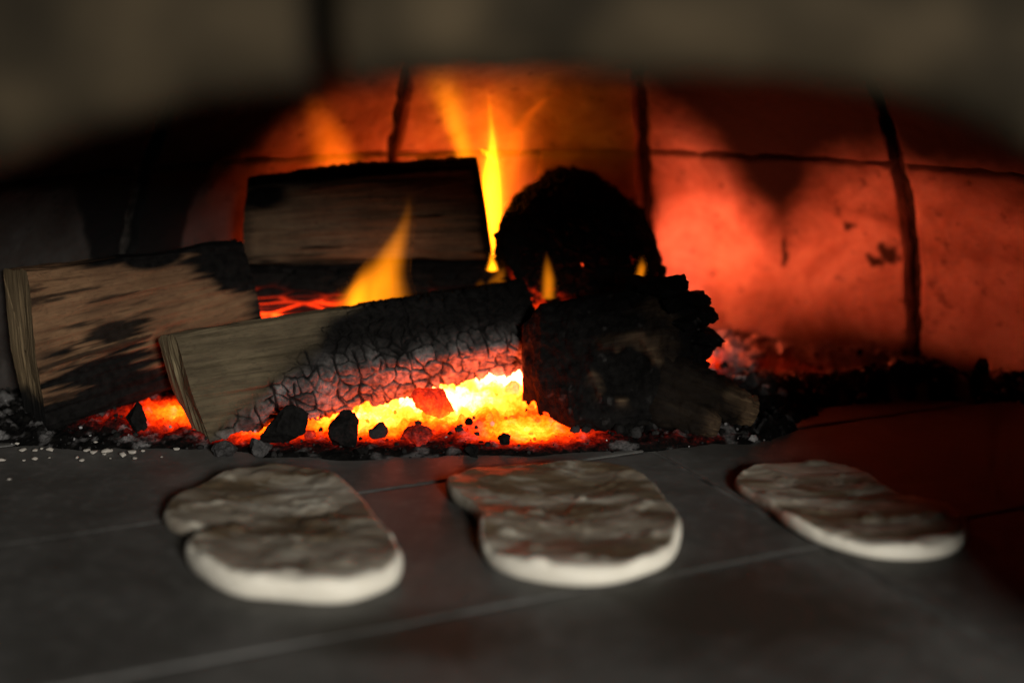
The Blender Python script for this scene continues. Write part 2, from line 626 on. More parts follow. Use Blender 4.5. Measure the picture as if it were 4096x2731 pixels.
def box_mesh(name, x0, x1, y0, y1, z0, z1, mat, bev=.004):
    import bmesh
    bm = bmesh.new()
    bmesh.ops.create_cube(bm, size=1)
    for v in bm.verts:
        v.co.x = (x0 + x1) / 2 + v.co.x * (x1 - x0)
        v.co.y = (y0 + y1) / 2 + v.co.y * (y1 - y0)
        v.co.z = (z0 + z1) / 2 + v.co.z * (z1 - z0)
    bmesh.ops.bevel(bm, geom=bm.edges[:], offset=bev, segments=2, profile=.6, affect='EDGES')
    me = bpy.data.meshes.new(name)
    bm.to_mesh(me)
    bm.free()
    me.materials.append(mat)
    return me


for s in (-1, 1):
    xa = .326 if s > 0 else .310
    for z0, z1 in ((0.001, .145), (.150, .295), (.300, ZT)):
        x0, x1 = (xa - (.010 if z0 > .1 and s > 0 else 0.0)) * 1.0, .56
        if z0 >= .29:
            x0 = .290 if s > 0 else .278
        a, b = sorted((s * x0, s * x1))
        link('jamb_block', box_mesh('jamb_block', a, b, YF + random.uniform(0, .003), YB, z0, z1, M['arch']), mouth)
for a, b in ((-.56, -.205), (-.197, .16), (.168, .56)):
    link('course_block', box_mesh('course_block', a, b, YF, YB, ZT + .006, .62, M['arch']), mouth)
link('joint_mortar', box_mesh('joint_mortar', -.555, .555, YF + .030, YB - .004, .3115, .612, M['soot_joint'], .001), mouth)


# ------------------------------------------------------------------ firewood
def loft(pl, pr, nu, nv, rounds=2, mids=()):
    """closed cross-sections lofted between the two end polygons (and optional ones between, as (t, polygon))"""
    secs = [(0.0, pl)] + list(mids) + [(1.0, pr)]
    ts = np.array([s[0] for s in secs])
    if rounds < 0:
        A = np.stack(resample_segments([p for _, p in secs], nv, -rounds))
    else:
        A = np.stack([resample_loop(p, nv, rounds) for _, p in secs])
    u = np.linspace(0, 1, nu)
    out = np.zeros((nu, nv, 3))
    for k in range(nu):
        j = min(np.searchsorted(ts, u[k], side='right') - 1, len(ts) - 2)
        f = (u[k] - ts[j]) / (ts[j + 1] - ts[j])
        if len(secs) > 2:
            f = f if len(secs) > 5 else f * f * (3 - 2 * f)
        out[k] = A[j] * (1 - f) + A[j + 1] * f
    return out


def log_coords(P):
    along = np.concatenate([[0], np.cumsum(np.linalg.norm(np.diff(P.mean(1), axis=0), axis=1))])
    nv = P.shape[1]
    mid = P[P.shape[0] // 2]
    ar = np.concatenate([[0], np.cumsum(np.linalg.norm(np.diff(np.vstack([mid, mid[:1]]), axis=0), axis=1))])[:nv]
    U, Vv = np.meshgrid(along, ar, indexing='ij')
    return U, Vv


def cap_mesh(name, ring, mat, outward, char=0.0, nr=26, bulge=0.0, amp=0.0008, seed=3, updir=(0, 0, 1), charfn=None, wavedir=None):
    c = ring.mean(0)
    t = np.linspace(1, 0.02, nr)[:, None, None]
    Pc = c + (ring[None] - c) * t
    ow = np.array(outward, float)
    ow /= np.linalg.norm(ow)
    up = np.array(updir, float)
    side = np.cross(up, ow)
    side /= np.linalg.norm(side)
    a = (Pc - c) @ side
    b = (Pc - c) @ up
    d = bulge * (1 - t[..., 0] ** 2) + amp * fbm(np.stack([a * 300, b * 25, a * 0], -1), 1, 4, seed) * (1 - t[..., 0] ** 6)
    Pc = Pc + ow * d[..., None]
    ch = np.full(a.shape, char) if charfn is None else charfn(Pc)
    uv = np.stack([a, b, a * 0], -1)
    z = np.zeros(a.size)
    return make_mesh(name, Pc.reshape(-1, 3), grid_faces(nr, ring.shape[0], True), mat,
                     {'puv': uv.reshape(-1, 3), 'char': ch.ravel(), 'ash': z, 'glow': z})


def body_mesh(name, P, mat, char, ash, glow, U, Vv):
    return make_mesh(name, P.reshape(-1, 3), grid_faces(P.shape[0], P.shape[1], True), mat,
                     {'puv': np.stack([U, Vv, U * 0], -1).reshape(-1, 3), 'char': char.ravel(), 'ash': ash.ravel(), 'glow': glow.ravel()})


# --- front log: pale split wood at its left end, alligator char over the rest
pl = [(-.2285, 1.030, .001), (-.2410, 1.030, .042), (-.2545, 1.045, .0830), (-.2735, 1.066, .0760), (-.2640, 1.064, .035), (-.2440, 1.050, .001)]
pr = [(.022, 1.148, .0170), (.028, 1.112, .062), (.010, 1.145, .1050), (.000, 1.195, .094), (.008, 1.205, .05), (.012, 1.195, .020)]
P = loft(pl, pr, 420, 340, -30)
U, Vv = log_coords(P)
N = grid_normals(P, True)
if (N[200, 20] @ (P[200, 20] - P[200].mean(0))) < 0:
    N = -N
L = U.max()
s = U / L
zmin, zmax = P[..., 2].min(1, keepdims=True), P[..., 2].max(1, keepdims=True)
hh = (P[..., 2] - zmin) / (zmax - zmin)
front = (P[..., 1] < P[..., 1].mean(1, keepdims=True) + .004).astype(float)
q3 = np.stack([U, Vv, U * 0], -1)
bnd = np.interp(hh, [0, .25, .5, .72, .9, 1.0], [.02, .12, .24, .33, .42, .50])
char = sstep(-.075, .05, s - bnd + .05 * fbm(q3, 40, 3, 8))
# crack pattern: blocks about 9 mm, taller on the right
un = U + .0022 * fbm(q3, 170, 3, 61) + .007 * fbm(q3, 45, 2, 64)
vn = Vv + .0022 * fbm(q3, 170, 3, 62) + .006 * fbm(q3, 45, 2, 65)
ed, cid = vor_edge(un / .0115, vn / .0125, 5)
ed2, cid2 = vor_edge(un / .0062 + 40, vn / .0058, 9)
wdt = np.clip(.13 + .16 * fbm(q3, 55, 3, 66), .0, .4)
crack = sstep(wdt + .05, wdt * .3, ed + .05 * fbm(q3, 260, 2, 63)) * sstep(-.02, .06, wdt)
ph_ = (U + .005 * fbm(q3, 60, 3, 67) + .004 * fbm(np.stack([U * 8, Vv * 40, U * 0], -1), 1, 2, 68)) / .0175
vline = np.abs(ph_ - np.floor(ph_) - .5)
gate = sstep(-.05, .15, fbm(np.stack([np.floor(ph_) * 3.7, Vv * 42, U * 0], -1), 1, 2, 69))
crack = crack * sstep(-.55, -.05, fbm(q3, 48, 3, 60))
crack = np.maximum(crack, sstep(.085, .03, vline + .02 * fbm(q3, 300, 2, 59)) * gate)
crack2 = sstep(.10, .02, ed2) * .22
crk = np.clip(np.maximum(crack, crack2), 0, 1)
d = .0024 * fbm(np.stack([U * 12, Vv * 160, U * 0], -1), 1, 4, 70) * (1 - char)
d += char * (-.0032 * crk + .0011 * (cid - .5) + .0010 * fbm(q3, 220, 3, 71) + .0008)
d += .0015 * fbm(q3, 30, 3, 72)
zone = sstep(.70, .34, hh - .10 * s + .05 * fbm(q3, 35, 3, 74)) * sstep(.3, .9, char)
ash = np.clip(zone * (1 - .97 * crk) * (.34 + .30 * cid + .45 * fbm(q3, 60, 3, 73)), 0, .8)
char = np.maximum(char, crk * sstep(.2, .6, char))
Pd = P + N * d[..., None]
fl = empty('firewood_log', (-.12, 1.10, 0), 'front split log, pale at its left end and cracked grey char along its lower side', 'log', None)
link('split_wood', body_mesh('split_wood', Pd, M['wood_front'], char, ash, np.zeros_like(U), U, Vv), fl)
link('end_face', cap_mesh('end_face', Pd[0], M['end_front'], (-.62, -.78, 0), updir=(-.25, 0, .97), amp=.002), fl)
link('charred_end', cap_mesh('charred_end', Pd[-1], M['char_log'], (.9, .4, 0), 1.0), fl)

# --- left log: tan split face scorched underneath
pl = [(-.3560, 1.045, .006), (-.3600, 1.042, .06), (-.3640, 1.050, .1305), (-.3955, 1.088, .1245), (-.395, 1.088, .06), (-.386, 1.085, .001)]
pr = [(-.2030, 1.140, .040), (-.2080, 1.142, .09), (-.2200, 1.150, .1355), (-.2343, 1.185, .130), (-.225, 1.19, .08), (-.215, 1.185, .035)]
P = loft(pl, pr, 300, 300, -22)
U, Vv = log_coords(P)
N = grid_normals(P, True)
if (N[150, 20] @ (P[150, 20] - P[150].mean(0))) < 0:
    N = -N
s = U / U.max()
zmin, zmax = P[..., 2].min(1, keepdims=True), P[..., 2].max(1, keepdims=True)
hh = (P[..., 2] - zmin) / (zmax - zmin)
q3 = np.stack([U, Vv, U * 0], -1)
gr = fbm(np.stack([U * 16, Vv * 170, U * 0], -1), 1, 4, 80)
gr2 = fbm(np.stack([U * 30, Vv * 420, U * 0], -1), 1, 3, 81)
low = np.interp(s, [0, .15, .3, .5, .7, 1], [.30, .46, .52, .36, .30, .25])
c1 = sstep(.10, -.10, hh - low + .40 * gr + .14 * gr2)
blot = sstep(1.15, .55, np.hypot((s - .36) / .17, (hh - .50) / .14) + 1.3 * gr + .4 * gr2)
rightc = sstep(-.03, .10, s - np.interp(hh, [0, .5, .7, .85, 1], [1.1, .95, .78, .66, .62]) + .2 * gr)
streak = sstep(.34, .52, gr) * sstep(.75, .5, s) * .8
topc = sstep(.955, .99, hh + .03 * gr) * sstep(.15, .3, s)
dip = sstep(1.1, .7, np.hypot((s - .56) / .17, (hh - .99) / .10))
char = np.clip(np.maximum.reduce([c1, blot * .95, rightc, streak, topc, dip]), 0, 1)
d = .0026 * gr + .0011 * gr2 + .003 * fbm(q3, 25, 2, 82)
Pd = P + N * d[..., None]
ll = empty('firewood_log', (-.29, 1.11, 0), 'left split log with tan wood face scorched black below, against the left wall', 'log')
link('split_wood', body_mesh('split_wood', Pd, M['wood_left'], char, np.zeros_like(U), np.zeros_like(U), U, Vv), ll)
link('end_face', cap_mesh('end_face', Pd[0], M['end_left'], (-.75, -.65, 0), updir=(0, 0, 1), amp=.001,
                          charfn=lambda p: sstep(.045, .022, p[..., 2] + .008 * fbm(p, 130, 3, 4))), ll)
link('charred_end', cap_mesh('charred_end', Pd[-1], M['char_log'], (.9, .4, 0), 1.0), ll)

# --- back log lying on top
pl = [(-.2290, 1.195, .1040), (-.2280, 1.193, .14), (-.2230, 1.200, .1800), (-.2250, 1.240, .176), (-.23, 1.246, .14), (-.2300, 1.244, .104)]
pr = [(-.0165, 1.190, .1095), (-.0210, 1.187, .15), (-.0300, 1.195, .2010), (-.0300, 1.245, .192), (-.022, 1.25, .15), (-.0170, 1.250, .110)]
pm = [(-.126, 1.192, .1065), (-.1260, 1.187, .146), (-.1265, 1.196, .1945), (-.1270, 1.242, .188), (-.13, 1.25, .14), (-.126, 1.248, .107)]
P = loft(pl, pr, 300, 260, 2, [(.5, pm)])
U, Vv = log_coords(P)
N = grid_normals(P, True)
if (N[150, 20] @ (P[150, 20] - P[150].mean(0))) < 0:
    N = -N
s = U / U.max()
zmin, zmax = P[..., 2].min(1, keepdims=True), P[..., 2].max(1, keepdims=True)
hh = (P[..., 2] - zmin) / (zmax - zmin)
q3 = np.stack([U, Vv, U * 0], -1)
gr = fbm(np.stack([U * 14, Vv * 150, U * 0], -1), 1, 4, 90)
char = np.maximum.reduce([sstep(.86, .95, hh + .08 * gr), sstep(.10, .02, hh + .05 * gr), sstep(.28, .5, gr) * .85,
                          sstep(.95, .985, s + .02 * gr), sstep(.06, .01, s) * .5,
                          sstep(1.2, .6, np.hypot((s - .07) / .12, (hh - .78) / .16) + .5 * gr)])
top = sstep(.85, 1, hh)
d = .0020 * gr + .0026 * fbm(q3, 22, 3, 91) + top * .0028 * np.abs(fbm(q3, 110, 3, 92))
Pd = P + N * d[..., None]
bl = empty('firewood_log', (-.12, 1.22, .10), 'topmost split log with smooth brown face lying across the back of the fire', 'log')
link('split_wood', body_mesh('split_wood', Pd, M['wood_back'], np.clip(char, 0, 1), np.zeros_like(U), np.zeros_like(U), U, Vv), bl)
link('charred_end', cap_mesh('charred_end', Pd[-1], M['char_log'], (1, -.1, 0), 1.0), bl)
link('end_face', cap_mesh('end_face', Pd[0], M['char_log'], (-1, -.1, 0), .7), bl)

# --- burning log under it, glowing along its cracks
pl = [(-.246, 1.178, .034), (-.243, 1.176, .07), (-.240, 1.190, .1050), (-.240, 1.245, .1050), (-.245, 1.25, .06), (-.246, 1.245, .034)]
pr = [(.006, 1.176, .055), (.004, 1.172, .08), (-.002, 1.184, .1105), (-.002, 1.245, .1105), (.004, 1.25, .08), (.006, 1.245, .055)]
P = loft(pl, pr, 360, 240, 2)
U, Vv = log_coords(P)
N = grid_normals(P, True)
if (N[150, 20] @ (P[150, 20] - P[150].mean(0))) < 0:
    N = -N
s = U / U.max()
zmin, zmax = P[..., 2].min(1, keepdims=True), P[..., 2].max(1, keepdims=True)
hh = (P[..., 2] - zmin) / (zmax - zmin)
q3 = np.stack([U, Vv, U * 0], -1)
wv = Vv + .004 * fbm(q3, 30, 3, 101)
ed, cid = vor_edge(U / .045, wv / .0085, 13)
crk = sstep(.26, .04, ed)
gr = fbm(np.stack([U * 20, Vv * 190, U * 0], -1), 1, 4, 102)
hot = 1.2 * np.clip(sstep(.80, .25, hh) * np.interp(s, [0, .12, .38, .52, .7, 1], [1.0, 1.0, .85, .5, .42, .35]) + .18 * sstep(.3, 0, s) * sstep(.95, .7, hh), 0, 1)
glow = np.clip(hot * (.75 * crk + .55 * sstep(-.05, .45, gr)) + .10 * hot, 0, 1)
glow = np.maximum(glow, sstep(.30, .06, hh) * sstep(.52, .2, s) * (.62 + .35 * gr))
d = -.004 * crk + .0018 * gr + .002 * fbm(q3, 40, 3, 103)
Pd = P + N * d[..., None]
cl = empty('firewood_log', (-.12, 1.21, .03), 'burning charred log with red glowing cracks beneath the topmost log', 'log')
link('charred_wood', body_mesh('charred_wood', Pd, M['char_log'], np.full_like(U, .9), np.zeros_like(U), glow, U, Vv), cl)
link('charred_end', cap_mesh('charred_end', Pd[-1], M['char_log'], (1, 0, 0), 1.0), cl)
link('end_face', cap_mesh('end_face', Pd[0], M['char_log'], (-1, 0, 0), 1.0), cl)

# --- big black round log
sil = [(-.0162, .1212), (-.0059, .1528), (.0161, .1712), (.0379, .1800), (.0617, .1765), (.0893, .162), (.1117, .1417), (.1252, .1156), (.1294, .0968),
       (.120, .060), (.07, .045), (.0200, .072), (-.0059, .1045)]
cx_, cz_ = .055, .12
ring = lambda y, k, dx=0, dz=0: [(cx_ + (x - cx_) * k + dx, y, cz_ + (z - cz_) * k + dz) for x, z in sil]
P = loft(ring(1.165, .90), ring(1.315, .9, .01), 220, 420, 1, [(.12, ring(1.183, 1.0)), (.5, ring(1.24, 1.0, .004))])
U, Vv = log_coords(P)
N = grid_normals(P, True)
if (N[100, 20] @ (P[100, 20] - P[100].mean(0))) < 0:
    N = -N
q3 = P
ed, cid = vor_edge(U / .016, Vv / .012, 17)
crk = sstep(.2, .03, ed)
d = -.003 * crk + .0075 * fbm(q3, 42, 3, 110) + .0042 * fbm(q3, 150, 4, 111) + .002 * (cid - .5)
Pd = P + N * d[..., None]
s = U / U.max()
glow = sstep(.16, .0, s) * sstep(.115, .085, P[..., 2]) * sstep(.045, .0, P[..., 0]) * (.5 + .6 * fbm(q3, 90, 3, 112))
glow = np.clip(glow, 0, 1) 
bk = empty('charred_log', (.055, 1.22, .06), 'big round log burnt black, standing highest at the right of the fire', 'log')
link('charred_wood', body_mesh('charred_wood', Pd, M['char_log'], np.full_like(U, .95), np.zeros_like(U), np.clip(glow, 0, 1), U, Vv), bk)
ringp = Pd[0]
c = ringp.mean(0)
nr = 70
t = np.linspace(1, .02, nr)[:, None, None]
Pc = c + (ringp[None] - c) * t
dd = .006 * (1 - t[..., 0] ** 2) + (.005 * fbm(Pc, 55, 3, 120) + .0025 * fbm(Pc, 190, 4, 121)) * (1 - t[..., 0] ** 8)
edc, _ = vor_edge(Pc[..., 0] / .014, Pc[..., 2] / .014, 23)
dd = dd - .003 * sstep(.16, .03, edc) * (1 - t[..., 0] ** 8)
Pc = Pc + np.array([0, -1, 0]) * dd[..., None]
gl = .42 * sstep(-.1, .35, fbm(Pc, 120, 3, 128)) * sstep(.103, .092, Pc[..., 2] + .35 * (Pc[..., 0] - .02) + .006 * fbm(Pc, 150, 2, 129)) * sstep(.05, .01, np.abs(Pc[..., 0] - .012)) * (.55 + .6 * fbm(Pc, 100, 3, 122))
gl = np.maximum(gl, .5 * sstep(.66, .80, fbm(Pc, 60, 2, 125)) * sstep(.07, .12, Pc[..., 0]))
z0 = np.zeros(Pc[..., 0].size)
link('charred_end', make_mesh('charred_end', Pc.reshape(-1, 3), grid_faces(nr, ringp.shape[0], True), M['char_log'],
     {'puv': np.stack([Pc[..., 0], Pc[..., 2], Pc[..., 1]], -1).reshape(-1, 3), 'char': z0 + .95, 'ash': z0, 'glow': np.clip(gl, 0, 1).ravel()}), bk)

# --- stump with a knot and a broken branch
def st_sec(x, yfb, yfm, yb, zb, zt):
    zm = (zb + zt) / 2
    return [(x, yfb, zb), (x, yfm, zb + (zt - zb) * .45), (x, yfm + .012, zb + (zt - zb) * .82), (x, (yfm + yb) / 2, zt),
            (x, yb, zb + (zt - zb) * .8), (x, yb + .004, zm), (x, yb, zb)]


secs = [(.009, 1.096, 1.082, 1.108, .002, .082), (.022, 1.070, 1.066, 1.118, .001, .099), (.048, 1.036, 1.055, 1.130, .001, .105), (.08, 1.034, 1.050, 1.14, .001, .108),
        (.112, 1.042, 1.052, 1.145, .002, .117), (.138, 1.054, 1.062, 1.145, .010, .110), (.152, 1.070, 1.078, 1.135, .028, .088)]
x0, x1 = secs[0][0], secs[-1][0]
S = [((q[0] - x0) / (x1 - x0), st_sec(*q)) for q in secs]
P = loft(S[0][1], S[-1][1], 320, 320, 2, S[1:-1])
U, Vv = log_coords(P)
N = grid_normals(P, True)
if (N[150, 40] @ (P[150, 40] - P[150].mean(0))) < 0:
    N = -N
kx, kz = .088, .055
rk = np.hypot(P[..., 0] - kx, (P[..., 2] - kz) * 1.05 - .35 * (P[..., 0] - kx)) + .010 * fbm(P, 34, 3, 130)
fr = P[..., 1] < 1.09
ridge = np.exp(-((rk - .026) / .006) ** 2) * fr
pit = np.exp(-(rk / .017) ** 2) * fr
d = .0045 * ridge * (1 + .5 * fbm(P, 60, 2, 131)) - .006 * pit + .0035 * fbm(P, 40, 4, 132) + .0018 * fbm(P, 170, 3, 133)
Pd = P + N * d[..., None]
pale = np.clip(ridge * sstep(-.1, .5, fbm(P, 45, 3, 134)) * 1.2, 0, 1)
char = np.clip(1.0 - .60 * pale - .35 * sstep(0.0, .5, fbm(P, 26, 3, 135)) * sstep(.04, .10, P[..., 0]) + pit * .6, .12, 1)
glow = np.zeros_like(U)
ash = sstep(.45, .7, fbm(P, 130, 3, 136)) * .12
st = empty('log_stump', (.085, 1.09, 0), 'dark knotty stump with a broken pale-tipped branch pointing right', 'log')
link('bark', body_mesh('bark', Pd, M['bark'], char, ash, glow, U, Vv), st)
link('charred_end', cap_mesh('charred_end', Pd[0], M['bark'], (-1, -.2, 0), .95, amp=.002), st)
link('burnt_end', cap_mesh('burnt_end', Pd[-1], M['char_log'], (1, 0, 0), 1.0, amp=.003), st)


def tube(name, path, radii, mat, nseg=60, nr=48, amp=.0012, seed=0, charfn=None, tipcap=True):
    path = np.array(path, float)
    tt = np.linspace(0, len(path) - 1, nseg)
    C = np.stack([np.interp(tt, np.arange(len(path)), path[:, k]) for k in range(3)], 1)
    for _ in range(6):
        C[1:-1] = (C[:-2] + 2 * C[1:-1] + C[2:]) / 4
    rr = np.interp(tt, np.arange(len(path)), radii)
    tan = np.gradient(C, axis=0)
    tan /= np.linalg.norm(tan, axis=1, keepdims=True)
    up = np.array([0, .2, 1.0])
    b1 = np.cross(tan, up)
    b1 /= np.linalg.norm(b1, axis=1, keepdims=True)
    b2 = np.cross(tan, b1)
    a = np.linspace(0, 2 * math.pi, nr, endpoint=False)
    off = b1[:, None] * np.cos(a)[None, :, None] + b2[:, None] * np.sin(a)[None, :, None]
    Pt = C[:, None] + off * rr[:, None, None]
    Pt = Pt + off * (amp * fbm(Pt, 90, 4, seed) * 2 + amp * fbm(Pt, 300, 2, seed + 1))[..., None]
    if tipcap:
        extra = [Pt[-1] * (1 - f) + Pt[-1].mean(0) * f + tan[-1] * rr[-1] * g_ for f, g_ in ((.15, .06), (.4, .12), (.75, .14), (.98, .15))]
        Pt = np.concatenate([Pt, np.array(extra)], 0)
    U, Vv = np.meshgrid(np.linspace(0, 1, Pt.shape[0]), a * rr.mean(), indexing='ij')
    ch = charfn(U, Pt) if charfn else np.zeros_like(U)
    return body_mesh(name, Pt, mat, ch, U * 0, U * 0, U * .1, Vv)


br_c = lambda U, P: np.clip(.93 - 1.0 * sstep(.6, 1.0, U + .25 * fbm(P, 60, 3, 5)), 0, 1)
link('branch', tube('branch', [(.070, 1.105, .05), (.112, 1.072, .044), (.145, 1.060, .033), (.174, 1.059, .0225), (.188, 1.060, .0175)], [.024, .024, .020, .0142, .0108], M['bark'],
     charfn=br_c, seed=3, amp=.0026), st)
link('branch', tube('branch', [(.09, 1.085, .035), (.12, 1.055, .022), (.145, 1.045, .014), (.158, 1.044, .010)], [.022, .017, .012, .008], M['bark'],
     charfn=lambda U, P: br_c(U, P) * .5 + .45, seed=8), st)


def chunk_mesh(name, sub, scale, mat, seed, amp=.35, freq=1.4, attrs=None, squash=None):
    v, f = ico(sub)
    n = fbm(v, freq, 3, seed)
    vv = v * (1 + amp * n)[:, None]
    # facet: clamp against a few random planes to make broken-looking flats
    r = np.random.default_rng(seed)
    for _ in range(11):
        nrm = r.normal(size=3)
        nrm /= np.linalg.norm(nrm)
        lim = r.uniform(.42, .74)
        dd = vv @ nrm
        ex = np.maximum(dd - lim, 0)
        vv = vv - ex[:, None] * nrm * .97
    vv = vv * np.array(scale)
    a = {k: np.full(len(vv), float(x)) if np.isscalar(x) else x(vv) for k, x in (attrs or {}).items()}
    return vv, f, a


# crust of burnt blocks on the stump's right shoulder
VV, FF, AA, off = [], [], {'char': [], 'ash': [], 'glow': [], 'puv': []}, 0
rr_ = random.Random(5)
for (x, y, z, r) in [(.112, 1.085, .112, .017), (.128, 1.09, .113, .014), (.139, 1.088, .100, .015), (.125, 1.075, .100, .014), (.149, 1.09, .088, .014), (.136, 1.075, .085, .014),
                     (.153, 1.092, .072, .015), (.143, 1.078, .070, .013), (.151, 1.09, .057, .014), (.146, 1.085, .048, .012), (.135, 1.07, .060, .012),
                     (.101, 1.09, .113, .014), (.150, 1.105, .095, .013), (.155, 1.10, .064, .012)]:
    v, f, a = chunk_mesh('c', 4, (r * 1.1, r, r * .62), None, int(1000 * x * z * 77) + 3, .45, 1.9)
    ang = rr_.uniform(-.3, .3)
    v = v @ np.array([[math.cos(ang), 0, math.sin(ang)], [0, 1, 0], [-math.sin(ang), 0, math.cos(ang)]])
    v = v + np.array([x, y, z])
    v = v + .0015 * np.stack([fbm(v, 260, 3, 5), fbm(v, 260, 3, 6), fbm(v, 260, 3, 7)], -1)
    VV.append(v)
    FF.append(f + off)
    off += len(v)
    AA['ash'].append(sstep(.45, .75, fbm(v, 220, 3, 9)) * .5)
V_ = np.vstack(VV)
link('char_crust', make_mesh('char_crust', V_, np.vstack(FF), M['char_log'], {'char': np.full(len(V_), .98), 'ash': np.concatenate(AA['ash']), 'glow': np.zeros(len(V_)), 'puv': V_}), st)

# ------------------------------------------------------------------ ember bed and ash
nx, ny = 640, 330
X, Y = np.meshgrid(np.linspace(-.47, .48, nx), np.linspace(.965, 1.37, ny), indexing='ij')
Q = np.stack([X, Y, X * 0], -1)


def gau(x, y, cx, cy, sx, sy):
    return np.exp(-(((x - cx) / sx) ** 2 + ((y - cy) / sy) ** 2))


edge_y = np.interp(X, [-.47, -.3, -.22, -.1, 0, .06, .12, .2, .26, .34, .48], [1.03, 1.02, 1.008, .996, .996, 1.008, 1.015, 1.04, 1.13, 1.155, 1.125])
inb = sstep(-.012, .02, Y - edge_y + .014 * fbm(Q, 28, 3, 150))
mound = (.003 + .008 * sstep(1.03, 1.09, Y)) * sstep(.26, .16, X) + .024 * gau(X, Y, .32, 1.168, .10, .020) + .016 * gau(X, Y, .118, 1.225, .036, .045) + .022 * gau(X, Y, .222, 1.250, .040, .035) + .030 * gau(X, Y, -.10, 1.215, .16, .05) + .022 * gau(X, Y, .05, 1.20, .10, .06) + .016 * gau(X, Y, -.03, 1.12, .09, .045)
rdist = np.hypot(X - DC[0], Y - DC[1])
ridge = sstep(.40, .50, rdist) * sstep(.10, .22, X) * (.006 + .012 * fbm(Q, 22, 2, 151))
lumps = np.abs(fbm(Q, 55, 3, 152)) * .012 + np.abs(fbm(Q, 150, 3, 153)) * .006 + .002 * fbm(Q, 420, 2, 154)
Z = -.004 + inb * (.004 + mound * .8 + ridge + lumps * (.22 + .75 * inb * sstep(1.01, 1.08, Y)))
Z = np.where(rdist > .53, np.minimum(Z, .05), Z)


def heat_fn(x, y):
    h = 1.50 * gau(x, y, -.010, 1.135, .070, .060)
    h = np.maximum(h, 1.28 * gau(x, y, -.06, 1.088, .11, .042))
    h = np.maximum(h, 1.10 * gau(x, y, -.115, 1.068, .07, .042))
    h = np.maximum(h, .92 * gau(x, y, .010, 1.045, .055, .035))
    h = np.maximum(h, .78 * gau(x, y, -.185, 1.05, .05, .03))
    h = np.maximum(h, .80 * gau(x, y, -.262, 1.080, .045, .035))
    h = np.maximum(h, .26 * gau(x, y, -.315, 1.066, .03, .02))
    h = np.maximum(h, 1.70 * gau(x, y, .128, 1.225, .045, .06))       # behind the stump, lighting the right wall
    h = np.maximum(h, 1.36 * gau(x, y, -.02, 1.275, .10, .035))        # behind the top log
    h = np.maximum(h, .85 * gau(x, y, -.16, 1.255, .08, .03))
    h = np.maximum(h, .20 * gau(x, y, .235, 1.215, .08, .03))
    h = np.maximum(h, .14 * gau(x, y, .13, 1.035, .05, .02))
    return h


heat = heat_fn(X, Y) * sstep(.2, .9, inb) - .012 * np.maximum(lumps - .010, 0) / .01
heat = np.clip(heat, 0, 1.6) * sstep(.985, 1.04, Y + .01 * fbm(Q, 60, 2, 160))
ashw = np.clip(1.3 * gau(X, Y, .225, 1.240, .075, .05) + .55 * sstep(.44, .5, rdist) * sstep(.15, .25, X) * sstep(.0, .3, fbm(Q, 45, 3, 170))
               + .28 * sstep(.25, .5, fbm(Q, 120, 3, 171)) * sstep(-.2, -.3, X) + .18 * sstep(.2, .5, fbm(Q, 90, 3, 172)), 0, 1)
link('ember_bed', make_mesh('ember_bed', np.stack([X, Y, Z], -1).reshape(-1, 3), grid_faces(nx, ny), M['ember'], {'hotness': heat.ravel(), 'ash': ashw.ravel()}),
     kind='stuff', label='bed of glowing orange embers and dark ash under the logs', cat='embers')


def zat(x, y):
    i = np.clip((x + .47) / .95 * (nx - 1), 0, nx - 1).astype(int)
    j = np.clip((y - .965) / .405 * (ny - 1), 0, ny - 1).astype(int)
    return Z[i, j], inb[i, j]


# small broken coals strewn through the bed: too many to count, one mesh
v0, f0 = ico(2)
v1, f1 = ico(1)
VV, FF, HH, AS, off = [], [], [], [], 0
cnt = 0
while cnt < 3600:
    x, y = rng.uniform(-.46, .46), rng.uniform(.975, 1.33)
    if math.hypot(x - DC[0], y - DC[1]) > .515:
        continue
    zz, ib = zat(np.array(x), np.array(y))
    if ib < .35:
        continue
    r = rng.choice([.0016, .0024, .0036, .0055], p=[.4, .33, .2, .07]) * rng.uniform(.8, 1.25)
    if x > .16:
        r *= .6
    if y < 1.035 or x < -.2:
        r *= .42
        if rng.uniform() < .35:
            cnt += 1
            continue
    hotp = float(heat_fn(np.array(x), np.array(y))) * float(sstep(.99, 1.04, np.array(y)))
    if hotp > .75 and rng.uniform() < .8:
        cnt += 1
        continue
    vv, ff = (v0, f0) if r > .003 else (v1, f1)
    sc3 = rng.uniform(.6, 1.3, 3)
    q = vv * (1 + .3 * rng.normal(size=(len(vv), 1)) * .5) * r * sc3
    a = rng.uniform(0, 6.28)
    q = q @ np.array([[math.cos(a), -math.sin(a), 0], [math.sin(a), math.cos(a), 0], [0, 0, 1]])
    VV.append(q + np.array([x, y, float(zz) + r * .35]))
    FF.append(ff + off)
    off += len(q)
    dark = rng.uniform() < (.05 if hotp > .7 else .45 if hotp > .3 else 1)
    HH.append(np.full(len(q), 0.0 if dark and hotp < .85 else np.clip(hotp * rng.uniform(.75, 1.12), 0, 1.6)))
    pa = .05 if y < 1.14 else .85 if .16 < x < .30 else .35 if x > .3 else .05
    AS.append(np.full(len(q), rng.uniform(.4, 1) if rng.uniform() < pa else rng.uniform(0, .06)))
    cnt += 1
link('small_coals', make_mesh('small_coals', np.vstack(VV), np.vstack(FF), M['ember'], {'hotness': np.concatenate(HH), 'ash': np.concatenate(AS)}, smooth=False),
     kind='stuff', label='small broken coals and cinders strewn over the ember bed', cat='coals')

